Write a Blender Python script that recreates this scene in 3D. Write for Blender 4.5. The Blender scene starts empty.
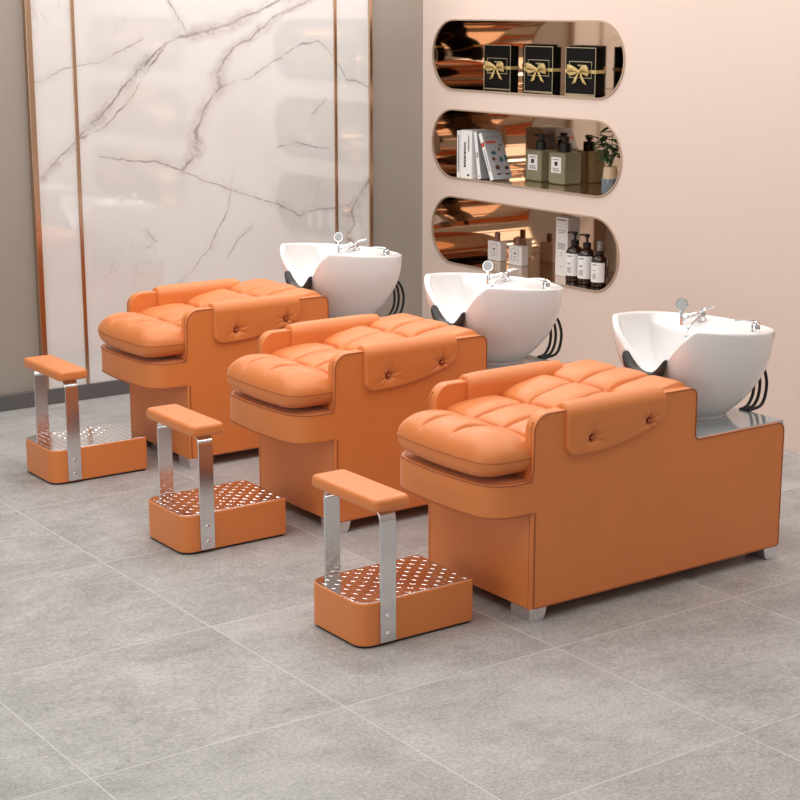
import bpy, bmesh, math, random
from mathutils import Vector, Matrix
random.seed(7)
PI = math.pi
scene = bpy.context.scene
COL = scene.collection

# ------------------------------------------------------------------ node helpers
def new_mat(name):
    m = bpy.data.materials.new(name); m.use_nodes = True
    nt = m.node_tree
    b = nt.nodes.get('Principled BSDF')
    return m, nt, b

class NG:
    """tiny expression helper over a node tree"""
    def __init__(s, nt): s.nt = nt
    def _set(s, sock, v):
        if isinstance(v, bpy.types.NodeSocket): s.nt.links.new(v, sock)
        else: sock.default_value = v
    def m(s, op, a, b=0.0, c=None, clamp=False):
        n = s.nt.nodes.new('ShaderNodeMath'); n.operation = op; n.use_clamp = clamp
        s._set(n.inputs[0], a); s._set(n.inputs[1], b)
        if c is not None: s._set(n.inputs[2], c)
        return n.outputs[0]
    def v(s, op, a, b=(0, 0, 0), out=0):
        n = s.nt.nodes.new('ShaderNodeVectorMath'); n.operation = op
        s._set(n.inputs[0], a)
        if op == 'SCALE': s._set(n.inputs[3], b)
        else: s._set(n.inputs[1], b)
        return n.outputs[out]
    def noise(s, vec, scale, detail=4.0, rough=.55, color=False, dist=0.0):
        n = s.nt.nodes.new('ShaderNodeTexNoise'); s._set(n.inputs['Vector'], vec)
        n.inputs['Scale'].default_value = scale; n.inputs['Detail'].default_value = detail
        n.inputs['Roughness'].default_value = rough; n.inputs['Distortion'].default_value = dist
        return n.outputs['Color'] if color else n.outputs[0]
    def ramp(s, f, stops):
        n = s.nt.nodes.new('ShaderNodeValToRGB'); s._set(n.inputs[0], f)
        e = n.color_ramp.elements
        while len(e) < len(stops): e.new(.5)
        for i, (p, c) in enumerate(stops):
            e[i].position = p; e[i].color = (c if len(c) == 4 else (*c, 1)) if not isinstance(c, float) else (c, c, c, 1)
        return n.outputs[0]
    def mix(s, f, a, b):
        n = s.nt.nodes.new('ShaderNodeMix'); n.data_type = 'RGBA'
        s._set(n.inputs[0], f)
        for k, val in ((6, a), (7, b)):
            if isinstance(val, tuple) and len(val) == 3: val = (*val, 1)
            s._set(n.inputs[k], val)
        return n.outputs[2]
    def smooth(s, x, lo, hi):
        n = s.nt.nodes.new('ShaderNodeMapRange'); n.interpolation_type = 'SMOOTHSTEP'
        s._set(n.inputs[0], x); n.inputs[1].default_value = lo; n.inputs[2].default_value = hi
        return n.outputs[0]
    def coord(s): return s.nt.nodes.new('ShaderNodeTexCoord').outputs['Object']
    def sep(s, v):
        n = s.nt.nodes.new('ShaderNodeSeparateXYZ'); s._set(n.inputs[0], v); return n.outputs
    def comb(s, x, y, z):
        n = s.nt.nodes.new('ShaderNodeCombineXYZ')
        for i, q in enumerate((x, y, z)): s._set(n.inputs[i], q)
        return n.outputs[0]
    def bump(s, h, strength, dist, bsdf):
        n = s.nt.nodes.new('ShaderNodeBump'); s._set(n.inputs['Height'], h)
        n.inputs['Strength'].default_value = strength; n.inputs['Distance'].default_value = dist
        s.nt.links.new(n.outputs[0], bsdf.inputs['Normal'])

def simple(name, col, rough=.5, metal=0.0, spec=.5, coat=0.0, var=.04, nscale=14, bump=0.0, trans=0.0, ior=1.45):
    m, nt, b = new_mat(name); g = NG(nt)
    n = g.noise(g.coord(), nscale, 3)
    lo = tuple(max(0, c * (1 - var)) for c in col); hi = tuple(min(1, c * (1 + var)) for c in col)
    nt.links.new(g.mix(n, lo, hi), b.inputs['Base Color'])
    b.inputs['Roughness'].default_value = rough; b.inputs['Metallic'].default_value = metal
    b.inputs['Specular IOR Level'].default_value = spec; b.inputs['Coat Weight'].default_value = coat
    b.inputs['Coat Roughness'].default_value = .06
    b.inputs['Transmission Weight'].default_value = trans; b.inputs['IOR'].default_value = ior
    if bump: g.bump(g.noise(g.coord(), 260, 2), bump, .001, b)
    return m

# ------------------------------------------------------------------ materials
def leather_mat(name, col):
    m, nt, b = new_mat(name); g = NG(nt); c = g.coord()
    n = g.noise(c, 5, 4)
    nt.links.new(g.mix(n, tuple(q * .95 for q in col), tuple(min(1, q * 1.05) for q in col)), b.inputs['Base Color'])
    b.inputs['Roughness'].default_value = .46; b.inputs['Specular IOR Level'].default_value = .62
    b.inputs['Sheen Weight'].default_value = .28; b.inputs['Sheen Roughness'].default_value = .38; b.inputs['Sheen Tint'].default_value = (1, .90, .72, 1)
    vo = nt.nodes.new('ShaderNodeTexVoronoi'); nt.links.new(c, vo.inputs['Vector']); vo.inputs['Scale'].default_value = 420
    h = g.m('ADD', g.m('MULTIPLY', vo.outputs['Distance'], .35), g.noise(c, 30, 3))
    g.bump(h, .10, .002, b)
    return m
LEATHER = leather_mat('orange_leather', (.70, .208, .046))
PIPING = simple('dark_orange_piping', (.36, .10, .03), .5)
THREAD = simple('brown_thread', (.22, .06, .02), .7)
CERAMIC = simple('white_glazed_ceramic', (.86, .84, .83), .12, spec=.55, coat=.4, var=.01)
CHROME = simple('polished_chrome', (.80, .80, .81), .10, 1.0, var=.02)
STEEL = simple('satin_steel', (.78, .78, .79), .15, 1.0, var=.03, nscale=20)
RUBBER = simple('dark_rubber', (.035, .032, .03), .38)
HOSE = simple('black_hose', (.012, .011, .011), .3)
DECK = simple('grey_gloss_panel', (.36, .40, .41), .10, coat=.8, var=.03)
SHADOWBASE = simple('shadow_gap_black', (.02, .02, .02), .7)  # near-black colour in place of the shade under the footrest box
BRASS = simple('rose_brass', (.62, .44, .31), .22, 1.0, var=.06)
RIM = simple('pale_bronze_rim', (.50, .37, .27), .35, .35, var=.05)
COPPERBTN = simple('copper_button', (.42, .15, .09), .15, 1.0)
CARD_BLACK = simple('black_card', (.005, .005, .0055), .5, spec=.15)
GOLD = simple('pale_gold_ribbon', (.72, .56, .24), .38, .25, var=.12, nscale=50)
GOLDLINE = simple('gold_foil_line', (.62, .55, .36), .35, .5)
WHITE = simple('white_paper', (.92, .91, .90), .55, var=.02)
GREYCOVER = simple('grey_book_cover', (.36, .36, .37), .4, var=.12, nscale=30)
INK = simple('dark_ink', (.03, .03, .035), .6)
GREYINK = simple('grey_ink', (.25, .25, .26), .6)
RED = simple('red_print', (.55, .07, .03), .5)
TEAL = simple('teal_print', (.03, .12, .13), .5)
BROWNPRINT = simple('brown_print', (.10, .035, .02), .5)
AMBER = simple('dark_amber_glass', (.022, .009, .006), .08, coat=.6)
BLACKPL = simple('black_plastic', (.012, .012, .012), .3)
WOODCAP = simple('rosewood_cap', (.30, .14, .10), .4, var=.2, nscale=90)
LEAF = simple('dark_green_leaf', (.035, .075, .02), .35, var=.5, nscale=25)
STEM = simple('green_stem', (.10, .13, .04), .5)
WATER = simple('smoky_blue_glass', (.14, .17, .20), .12, coat=.6)
SANDBAND = simple('sand_coloured_band', (.55, .42, .27), .25, coat=.3)
BASEBOARD = simple('dark_grey_skirting', (.115, .11, .108), .38, var=.03)
SOAP, nt, b = new_mat('olive_soap_glass'); g = NG(nt)
nt.links.new(g.mix(g.noise(g.coord(), 9), (.44, .42, .27), (.50, .475, .31)), b.inputs['Base Color'])
b.inputs['Roughness'].default_value = .12; b.inputs['Transmission Weight'].default_value = .45; b.inputs['IOR'].default_value = 1.35

# bronze mirror that lines the niches
BRONZE, nt, b = new_mat('bronze_mirror'); g = NG(nt); c = g.coord()
nt.links.new(g.mix(g.noise(c, 3), (.66, .485, .36), (.72, .54, .41)), b.inputs['Base Color'])
b.inputs['Metallic'].default_value = 1; b.inputs['Roughness'].default_value = .07

# floor: 0.8 m stone tiles
FX0, FDX, FY0, FDY = 2.493, .801, 3.784, .7955
FLOOR, nt, b = new_mat('grey_stone_tile'); g = NG(nt); c = g.coord(); s3 = g.sep(c)
def line(co, o, d):
    u = g.m('DIVIDE', g.m('SUBTRACT', co, o), d)
    fr = g.m('ABSOLUTE', g.m('SUBTRACT', u, g.m('ROUND', u)))
    return g.m('MULTIPLY', fr, d), g.m('FLOOR', u)
dx, ix = line(s3[0], FX0, FDX); dy, iy = line(s3[1], FY0, FDY)
dmin = g.m('MINIMUM', dx, dy)
wn = nt.nodes.new('ShaderNodeTexWhiteNoise'); nt.links.new(g.comb(ix, iy, 3.0), wn.inputs['Vector'])
cc = g.v('ADD', c, g.v('SCALE', wn.outputs['Color'], 7.0))
big = g.noise(cc, 2.2, 6, .62, dist=.6)
mid = g.noise(g.v('MULTIPLY', cc, (1.0, 2.2, 1.0)), 7.5, 9, .76)
fine = g.noise(g.v('MULTIPLY', cc, (1.0, 1.6, 1.0)), 75, 5, .8)
val = g.m('ADD', g.m('ADD', g.m('MULTIPLY', big, .50), g.m('MULTIPLY', mid, .46)), g.m('MULTIPLY', g.m('SUBTRACT', fine, .5), 1.05))
stone = g.ramp(val, [(.30, (.255, .247, .238)), (.48, (.378, .366, .354)), (.66, (.512, .498, .482))])
# thin pale scratches and veins of the stone
vn = g.m('ABSOLUTE', g.m('SUBTRACT', g.noise(cc, 3.1, 5, .6, dist=1.2), .5))
vmask = g.m('MULTIPLY', g.m('SUBTRACT', 1.0, g.smooth(vn, .0, .005)), g.smooth(g.noise(cc, 2.0, 2), .46, .58))
vn2 = g.m('ABSOLUTE', g.m('SUBTRACT', g.noise(g.v('ADD', cc, (3.3, 1.7, 0)), 5.5, 3, .5, dist=.6), .5))
vmask = g.m('MAXIMUM', vmask, g.m('MULTIPLY', g.m('SUBTRACT', 1.0, g.smooth(vn2, .0, .004)), g.smooth(g.noise(cc, 3.7, 2), .54, .62)))
stone = g.mix(g.m('MULTIPLY', vmask, .40), stone, (.50, .49, .475))
tilev = g.m('MULTIPLY_ADD', wn.outputs['Value'], .06, .97)
stone = g.v('SCALE', stone, tilev)
grout = g.m('SUBTRACT', 1.0, g.smooth(dmin, .0012, .0030))
nt.links.new(g.mix(g.m('MULTIPLY', grout, .85), stone, (.60, .585, .57)), b.inputs['Base Color'])
nt.links.new(g.m('MULTIPLY_ADD', mid, .2, .34), b.inputs['Roughness'])
b.inputs['Specular IOR Level'].default_value = .35
g.bump(g.m('SUBTRACT', g.m('MULTIPLY', mid, .25), grout), .12, .002, b)

# walls
PINK, nt, b = new_mat('pale_pink_wall'); g = NG(nt); c = g.coord()
nt.links.new(g.mix(g.noise(c, 1.5), (.745, .60, .525), (.765, .62, .545)), b.inputs['Base Color'])
b.inputs['Roughness'].default_value = .5; b.inputs['Specular IOR Level'].default_value = .3
g.bump(g.noise(c, 120, 2), .03, .001, b)
GREYWALL, nt, b = new_mat('warm_grey_wall'); g = NG(nt); c = g.coord()
nt.links.new(g.mix(g.noise(c, 1.8), (.325, .285, .245), (.36, .315, .275)), b.inputs['Base Color'])
b.inputs['Roughness'].default_value = .42; b.inputs['Specular IOR Level'].default_value = .4

# marble slab: veins drawn along measured paths in wall coordinates (x, z)
VEINS = {
 'V1': (.010, [(3.391,1.162),(3.553,1.309),(3.643,1.397),(3.792,1.509),(3.945,1.675),(4.053,1.765),(4.191,1.829),(4.486,1.893),(4.744,1.987),(4.90,2.06),(5.2,2.3)]),
 'V1b': (.007, [(3.583,1.342),(3.714,1.381),(3.864,1.493),(4.006,1.7),(4.114,1.79)]),
 'V0': (.006, [(3.30,1.58),(3.373,1.611),(3.543,1.683),(3.729,1.71),(3.876,1.78),(3.966,1.818)]),
 'V2': (.011, [(5.15,2.2),(4.976,2.023),(4.776,1.933),(4.58,1.812),(4.483,1.759),(4.401,1.639),(4.415,1.571),(4.318,1.465),(4.268,1.358),(4.254,1.236),(4.168,1.145)]),
 'V2c': (.007, [(4.168,1.145),(4.032,1.193),(3.707,1.236)]),
 'V2b': (.007, [(4.415,1.571),(4.575,1.608),(4.772,1.714),(4.905,1.781),(5.023,1.793),(5.141,1.694),(5.209,1.593),(5.364,1.537)]),
 'V3': (.006, [(4.168,1.145),(4.306,1.083),(4.464,1.031),(4.625,.965),(4.757,.942),(4.89,.861),(5.063,.893),(5.203,.898),(5.36,1.02)]),
 'V4': (.007, [(4.464,1.031),(4.428,.894),(4.327,.732),(4.229,.628),(4.164,.577),(4.05,.40)]),
 'V5': (.011, [(5.36,1.03),(5.221,.868),(5.256,.791),(5.202,.721),(5.308,.623)]),
 'V6': (.006, [(4.05,2.2),(4.116,2.02),(4.164,1.934),(4.207,1.868)]),
 'V7': (.005, [(4.746,1.241),(4.863,1.264),(4.981,1.23),(5.084,1.211)]),
 'V8': (.004, [(4.967,1.415),(5.07,1.483)]), 'V9': (.005, [(4.589,.825),(4.489,.748),(4.422,.668)]),
 'V10': (.004, [(3.958,.844),(3.955,.762),(4.017,.785)]),
}
MARBLE, nt, b = new_mat('white_veined_marble'); g = NG(nt); c = g.coord()
def warp(vec, sc, amp, det):
    n = g.noise(vec, sc, det, .6, color=True)
    return g.v('ADD', vec, g.v('SCALE', g.v('SUBTRACT', n, (.5, .5, .5)), amp))
s3 = g.sep(c)
flat = g.comb(s3[0], 0.0, s3[2])
w1 = warp(warp(flat, 4.0, .07, 6), 17.0, .030, 5)
w1 = g.v('MULTIPLY', w1, (1, 0, 1))
w3 = g.sep(w1)
def vein_dist(wd, pts):
    """distance to a vein written as a curve z(x) or x(z), whichever is single valued"""
    xs = [p[0] for p in pts]; zs = [p[1] for p in pts]
    mono = lambda q: all(b > a for a, b in zip(q[:-1], q[1:])) or all(b < a for a, b in zip(q[:-1], q[1:]))
    horiz = mono(xs)
    P = sorted((x, z) if horiz else (z, x) for x, z in pts)
    lo, hi = P[0][0], P[-1][0]
    T, F = (w3[0], w3[2]) if horiz else (w3[2], w3[0])
    v0 = min(p[1] for p in P) - .02; v1 = max(p[1] for p in P) + .02
    u = g.m('DIVIDE', g.m('SUBTRACT', T, lo), hi - lo)
    n = nt.nodes.new('ShaderNodeFloatCurve'); cu = n.mapping.curves[0]
    q = [((t - lo)/(hi - lo), (f - v0)/(v1 - v0)) for t, f in P]
    while len(cu.points) < len(q): cu.points.new(.5, .5)
    for pt, (a_, b_) in zip(cu.points, q): pt.location = (a_, b_); pt.handle_type = 'VECTOR'
    n.mapping.use_clip = False
    n.mapping.update(); nt.links.new(u, n.inputs['Value'])
    f = g.m('MULTIPLY_ADD', n.outputs[0], v1 - v0, v0)
    slope = sum(abs(b[1] - a[1]) for a, b in zip(P[:-1], P[1:]))/(hi - lo)
    d = g.m('ABSOLUTE', g.m('SUBTRACT', F, f))
    d = g.m('MULTIPLY', d, 1/(wd*math.sqrt(1 + slope*slope)))
    out = g.m('MULTIPLY', g.m('MAXIMUM', g.m('SUBTRACT', g.m('ABSOLUTE', g.m('SUBTRACT', u, .5)), .5), 0.0), (hi - lo)/wd)
    return g.m('ADD', d, out)
dist = None; dmain = None
for k, (wd, pts) in VEINS.items():
    d = vein_dist(wd, pts)
    if k in ('V1', 'V2', 'V5'): dmain = d if dmain is None else g.m('MINIMUM', dmain, d)
    dist = d if dist is None else g.m('MINIMUM', dist, d)
nv = g.noise(flat, 9, 5, .65)
core = g.m('MULTIPLY', g.m('SUBTRACT', 1.0, g.smooth(dist, .15, 1.0)), g.smooth(nv, .30, .62))
halo = g.m('MULTIPLY', g.m('SUBTRACT', 1.0, g.smooth(dist, .5, 7.0)), g.smooth(g.noise(flat, 5, 4), .38, .72))
crack = g.m('ABSOLUTE', g.m('SUBTRACT', g.noise(w1, 13, 6, .72, dist=1.5), .5))
patch = g.smooth(g.noise(flat, 4.2, 3), .40, .54)
smear = g.m('MULTIPLY', g.m('MULTIPLY', g.m('SUBTRACT', 1.0, g.smooth(dmain, .5, 5.5)), patch), g.m('MULTIPLY_ADD', g.m('SUBTRACT', 1.0, g.smooth(crack, .0, .045)), .55, .35))
fcr = g.m('ABSOLUTE', g.m('SUBTRACT', g.noise(w1, 2.1, 7, .62, dist=1.0), .5))
faint = g.m('MULTIPLY', g.m('SUBTRACT', 1.0, g.smooth(fcr, .0, .006)), g.smooth(g.noise(flat, 1.7, 3), .50, .66))
base = g.mix(g.smooth(g.noise(flat, 1.3, 4), .35, .7), (.79, .78, .765), (.735, .71, .69))
base = g.mix(g.m('MULTIPLY', faint, .35), base, (.38, .31, .28))
base = g.mix(g.m('MULTIPLY', halo, .28), base, (.48, .41, .37))
base = g.mix(g.m('MULTIPLY', smear, .70), base, (.30, .25, .235))
base = g.mix(g.m('MULTIPLY', core, .78), base, (.24, .205, .20))
nt.links.new(base, b.inputs['Base Color'])
b.inputs['Roughness'].default_value = .06; b.inputs['IOR'].default_value = 2.1
b.inputs['Coat Weight'].default_value = 1.0; b.inputs['Coat Roughness'].default_value = .03

# ------------------------------------------------------------------ mesh helpers
def obj(name, bm, mat, parent=None, smooth=True, bevel=0.0, seg=3, subsurf=0, angle=35):
    me = bpy.data.meshes.new(name)
    bmesh.ops.remove_doubles(bm, verts=bm.verts, dist=1e-6)
    bmesh.ops.recalc_face_normals(bm, faces=bm.faces)
    bm.to_mesh(me); bm.free()
    for m in (mat if isinstance(mat, (list, tuple)) else [mat]): me.materials.append(m)
    if smooth:
        for p in me.polygons: p.use_smooth = True
        if not subsurf: me.set_sharp_from_angle(angle=math.radians(angle))
    o = bpy.data.objects.new(name, me); COL.objects.link(o)
    if parent: o.parent = parent
    if bevel:
        md = o.modifiers.new('bevel', 'BEVEL'); md.width = bevel; md.segments = seg
        md.limit_method = 'ANGLE'; md.angle_limit = math.radians(40); md.harden_normals = False
    if subsurf:
        md = o.modifiers.new('sub', 'SUBSURF'); md.levels = subsurf; md.render_levels = subsurf
    return o
def thing(name, label, cat, loc=(0, 0, 0), rotz=0.0, group=None):
    o = bpy.data.objects.new(name, None); COL.objects.link(o)
    o.empty_display_size = .1
    o.location = loc; o.rotation_euler = (0, 0, rotz)
    o['label'] = label; o['category'] = cat
    if group: o['group'] = group
    return o
def structure(o): o['kind'] = 'structure'; return o
def dup(root, loc, label, rot=None):
    r = root.copy(); COL.objects.link(r); r.location = loc; r['label'] = label
    if rot: r.rotation_euler = rot
    def rec(a, pa):
        for ch in list(a.children):
            c2 = ch.copy(); COL.objects.link(c2); c2.parent = pa; rec(ch, c2)
    rec(root, r)
    return r

def box(bm, x0, x1, y0, y1, z0, z1, mi=0):
    vs = [bm.verts.new(p) for p in ((x0,y0,z0),(x1,y0,z0),(x1,y1,z0),(x0,y1,z0),(x0,y0,z1),(x1,y0,z1),(x1,y1,z1),(x0,y1,z1))]
    for f in ((0,3,2,1),(4,5,6,7),(0,1,5,4),(1,2,6,5),(2,3,7,6),(3,0,4,7)):
        bm.faces.new([vs[i] for i in f]).material_index = mi
def prism(bm, pts, fn0, fn1):
    """extrude polygon pts; fn0/fn1 map a 2-D point to the two 3-D ends"""
    a = [bm.verts.new(fn0(p)) for p in pts]; c = [bm.verts.new(fn1(p)) for p in pts]
    n = len(pts)
    bm.faces.new(a[::-1]); bm.faces.new(c)
    for i in range(n): bm.faces.new((a[i], a[(i+1) % n], c[(i+1) % n], c[i]))
def tube(bm, path, r, n=10, closed=False, cap=True):
    P = [Vector(p) for p in path]; rings = []
    m = len(P); prev = None
    for i in range(m):
        if closed: t = (P[(i+1) % m] - P[i-1])
        else: t = P[min(i+1, m-1)] - P[max(i-1, 0)]
        t.normalize()
        if prev is None:
            a = Vector((0, 0, 1)) if abs(t.z) < .9 else Vector((1, 0, 0))
            u = t.cross(a).normalized()
        else:
            u = (prev - t * prev.dot(t)).normalized()
        prev = u; w = t.cross(u)
        rr = r[i] if isinstance(r, (list, tuple)) else r
        rings.append([bm.verts.new(P[i] + (u * math.cos(2*PI*k/n) + w * math.sin(2*PI*k/n)) * rr) for k in range(n)])
    for i in range(m if closed else m-1):
        A, B = rings[i], rings[(i+1) % m]
        for k in range(n): bm.faces.new((A[k], A[(k+1) % n], B[(k+1) % n], B[k]))
    if cap and not closed:
        bm.faces.new(rings[0][::-1]); bm.faces.new(rings[-1])
def lathe(bm, prof, c=(0, 0, 0), n=28, axis=None):
    """revolve (r, h) profile about axis through c"""
    M = Matrix.Identity(3)
    if axis is not None: M = Vector((0, 0, 1)).rotation_difference(Vector(axis)).to_matrix()
    C = Vector(c); rings = []
    for (r, h) in prof:
        if r < 1e-6: rings.append([bm.verts.new(C + M @ Vector((0, 0, h)))])
        else: rings.append([bm.verts.new(C + M @ Vector((r*math.cos(2*PI*k/n), r*math.sin(2*PI*k/n), h))) for k in range(n)])
    for A, B in zip(rings[:-1], rings[1:]):
        for k in range(n):
            q = [A[k % len(A)], A[(k+1) % n % len(A)] if len(A) > 1 else None, B[(k+1) % n] if len(B) > 1 else None, B[k % len(B)]]
            q = [v for v in q if v is not None]
            if len(A) == 1: q = [A[0], B[(k+1) % n], B[k]]
            elif len(B) == 1: q = [A[k], A[(k+1) % n], B[0]]
            bm.faces.new(q)
def grid(bm, P, closed_u=False):
    V = [[bm.verts.new(p) for p in row] for row in P]
    n = len(V)
    for i in range(n if closed_u else n-1):
        A, B = V[i], V[(i+1) % n]
        for k in range(len(A)-1): bm.faces.new((A[k], B[k], B[k+1], A[k+1]))
    return V
def arc(cx, cy, r, a0, a1, n=6):
    return [(cx + r*math.cos(math.radians(a0 + (a1-a0)*i/n)), cy + r*math.sin(math.radians(a0 + (a1-a0)*i/n))) for i in range(n+1)]
def catmull(pts, n, closed=True):
    out = []; m = len(pts)
    for i in range(m if closed else m-1):
        p = [Vector(pts[(i+k-1) % m]) if closed else Vector(pts[max(0, min(m-1, i+k-1))]) for k in range(4)]
        for j in range(n):
            t = j/n
            out.append(.5*((2*p[1]) + (p[2]-p[0])*t + (2*p[0]-5*p[1]+4*p[2]-p[3])*t*t + (3*p[1]-p[0]-3*p[2]+p[3])*t**3))
    if not closed: out.append(Vector(pts[-1]))
    return out

# ------------------------------------------------------------------ the room
XW, YW, YM = 5.744, 7.857, 7.835           # pink wall, grey wall, marble face
ZT = 3.0
bm = bmesh.new(); box(bm, -2.5, XW + .5, -2.0, YW + .12, -.08, 0)
structure(obj('floor', bm, FLOOR, smooth=False))
bm = bmesh.new(); box(bm, -2.5, XW + .5, YW, YW + .12, 0, ZT)
structure(obj('wall_back', bm, GREYWALL, smooth=False))
NR, ND = .1875, .36
NICHES = [(6.971, z) for z in (1.720, 1.231, .745)] + [(4.185, z) for z in (1.720, 1.231, .745)]
NHALF = .786
def stadium(yc, zc, r, half, n=20):
    L = half - NR
    pts = [(yc + L + r*math.cos(a), zc + r*math.sin(a)) for a in [(-PI/2 + PI*i/n) for i in range(n+1)]]
    pts += [(yc - L + r*math.cos(a), zc + r*math.sin(a)) for a in [(PI/2 + PI*i/n) for i in range(n+1)]]
    return pts
bm = bmesh.new(); edges = []
def loop_edges(pts, X):
    vs = [bm.verts.new((X, y, z)) for y, z in pts]
    es = [bm.edges.new((vs[i], vs[(i+1) % len(vs)])) for i in range(len(vs))]
    return vs, es
vs, es = loop_edges([(-2.0, 0), (YW, 0), (YW, ZT), (-2.0, ZT)], XW); edges += es
for yc, zc in NICHES:
    vs, es = loop_edges(stadium(yc, zc, NR, NHALF), XW); edges += es
bmesh.ops.triangle_fill(bm, use_beauty=True, use_dissolve=False, edges=edges, normal=(-1, 0, 0))
for f in list(bm.faces):
    c0 = f.calc_center_median()
    for yc, zc in NICHES:
        L = NHALF - NR; dy0 = max(abs(c0.y - yc) - L, 0)
        if math.hypot(dy0, c0.z - zc) < NR * .98: bm.faces.remove(f); break
wallR = structure(obj('wall_right', bm, PINK, smooth=False))
for i, (yc, zc) in enumerate(NICHES):
    bm = bmesh.new(); st = stadium(yc, zc, NR, NHALF)
    A = [bm.verts.new((XW - .001, y, z)) for y, z in st]; B = [bm.verts.new((XW + ND, y, z)) for y, z in st]
    n = len(st)
    for k in range(n): bm.faces.new((A[k], A[(k+1) % n], B[(k+1) % n], B[k]))
    bm.faces.new(B)
    nic = structure(obj('wall_niche', bm, BRONZE, angle=50))
    bm = bmesh.new()
    prof = [(-.001, -.001), (-.006, 0), (-.006, .007), (.004, .007)]
    rows = []
    st_o = lambda d: stadium(yc, zc, NR + d, NHALF + d)
    def so(d):
        L = NHALF - NR; r = NR + d; q = []
        for a in [(-PI/2 + PI*t/20) for t in range(21)]: q.append((yc + L + r*math.cos(a), zc + r*math.sin(a)))
        for a in [(PI/2 + PI*t/20) for t in range(21)]: q.append((yc - L + r*math.cos(a), zc + r*math.sin(a)))
        return q
    loops = [[(XW + dx, y, z) for y, z in so(dd)] for dx, dd in ((.004, -.002), (-.006, -.002), (-.006, .006), (.001, .006))]
    grid(bm, [list(r) for r in zip(*loops)], closed_u=True)
    obj('niche_rim', bm, RIM, nic)
# marble slab with brass trims, skirting
bm = bmesh.new(); box(bm, 3.36, 5.356, YM, YW, .080, ZT)
structure(obj('wall_marble', bm, MARBLE, smooth=False))
for i, (x, w, pr) in enumerate(((3.352, .030, .016), (3.587, .020, .006), (5.132, .020, .006), (5.363, .022, .012))):
    bm = bmesh.new(); box(bm, x - w/2, x + w/2, YM - pr, YW - .001 if i in (0, 3) else YM + .004, .080, ZT)
    structure(obj('trim_%d' % (i+1), bm, BRASS, smooth=False, bevel=.002))
bm = bmesh.new(); box(bm, -2.5, XW, YM - .012, YW, 0, .080)
structure(obj('baseboard_back', bm, BASEBOARD, smooth=False, bevel=.003))

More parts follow.
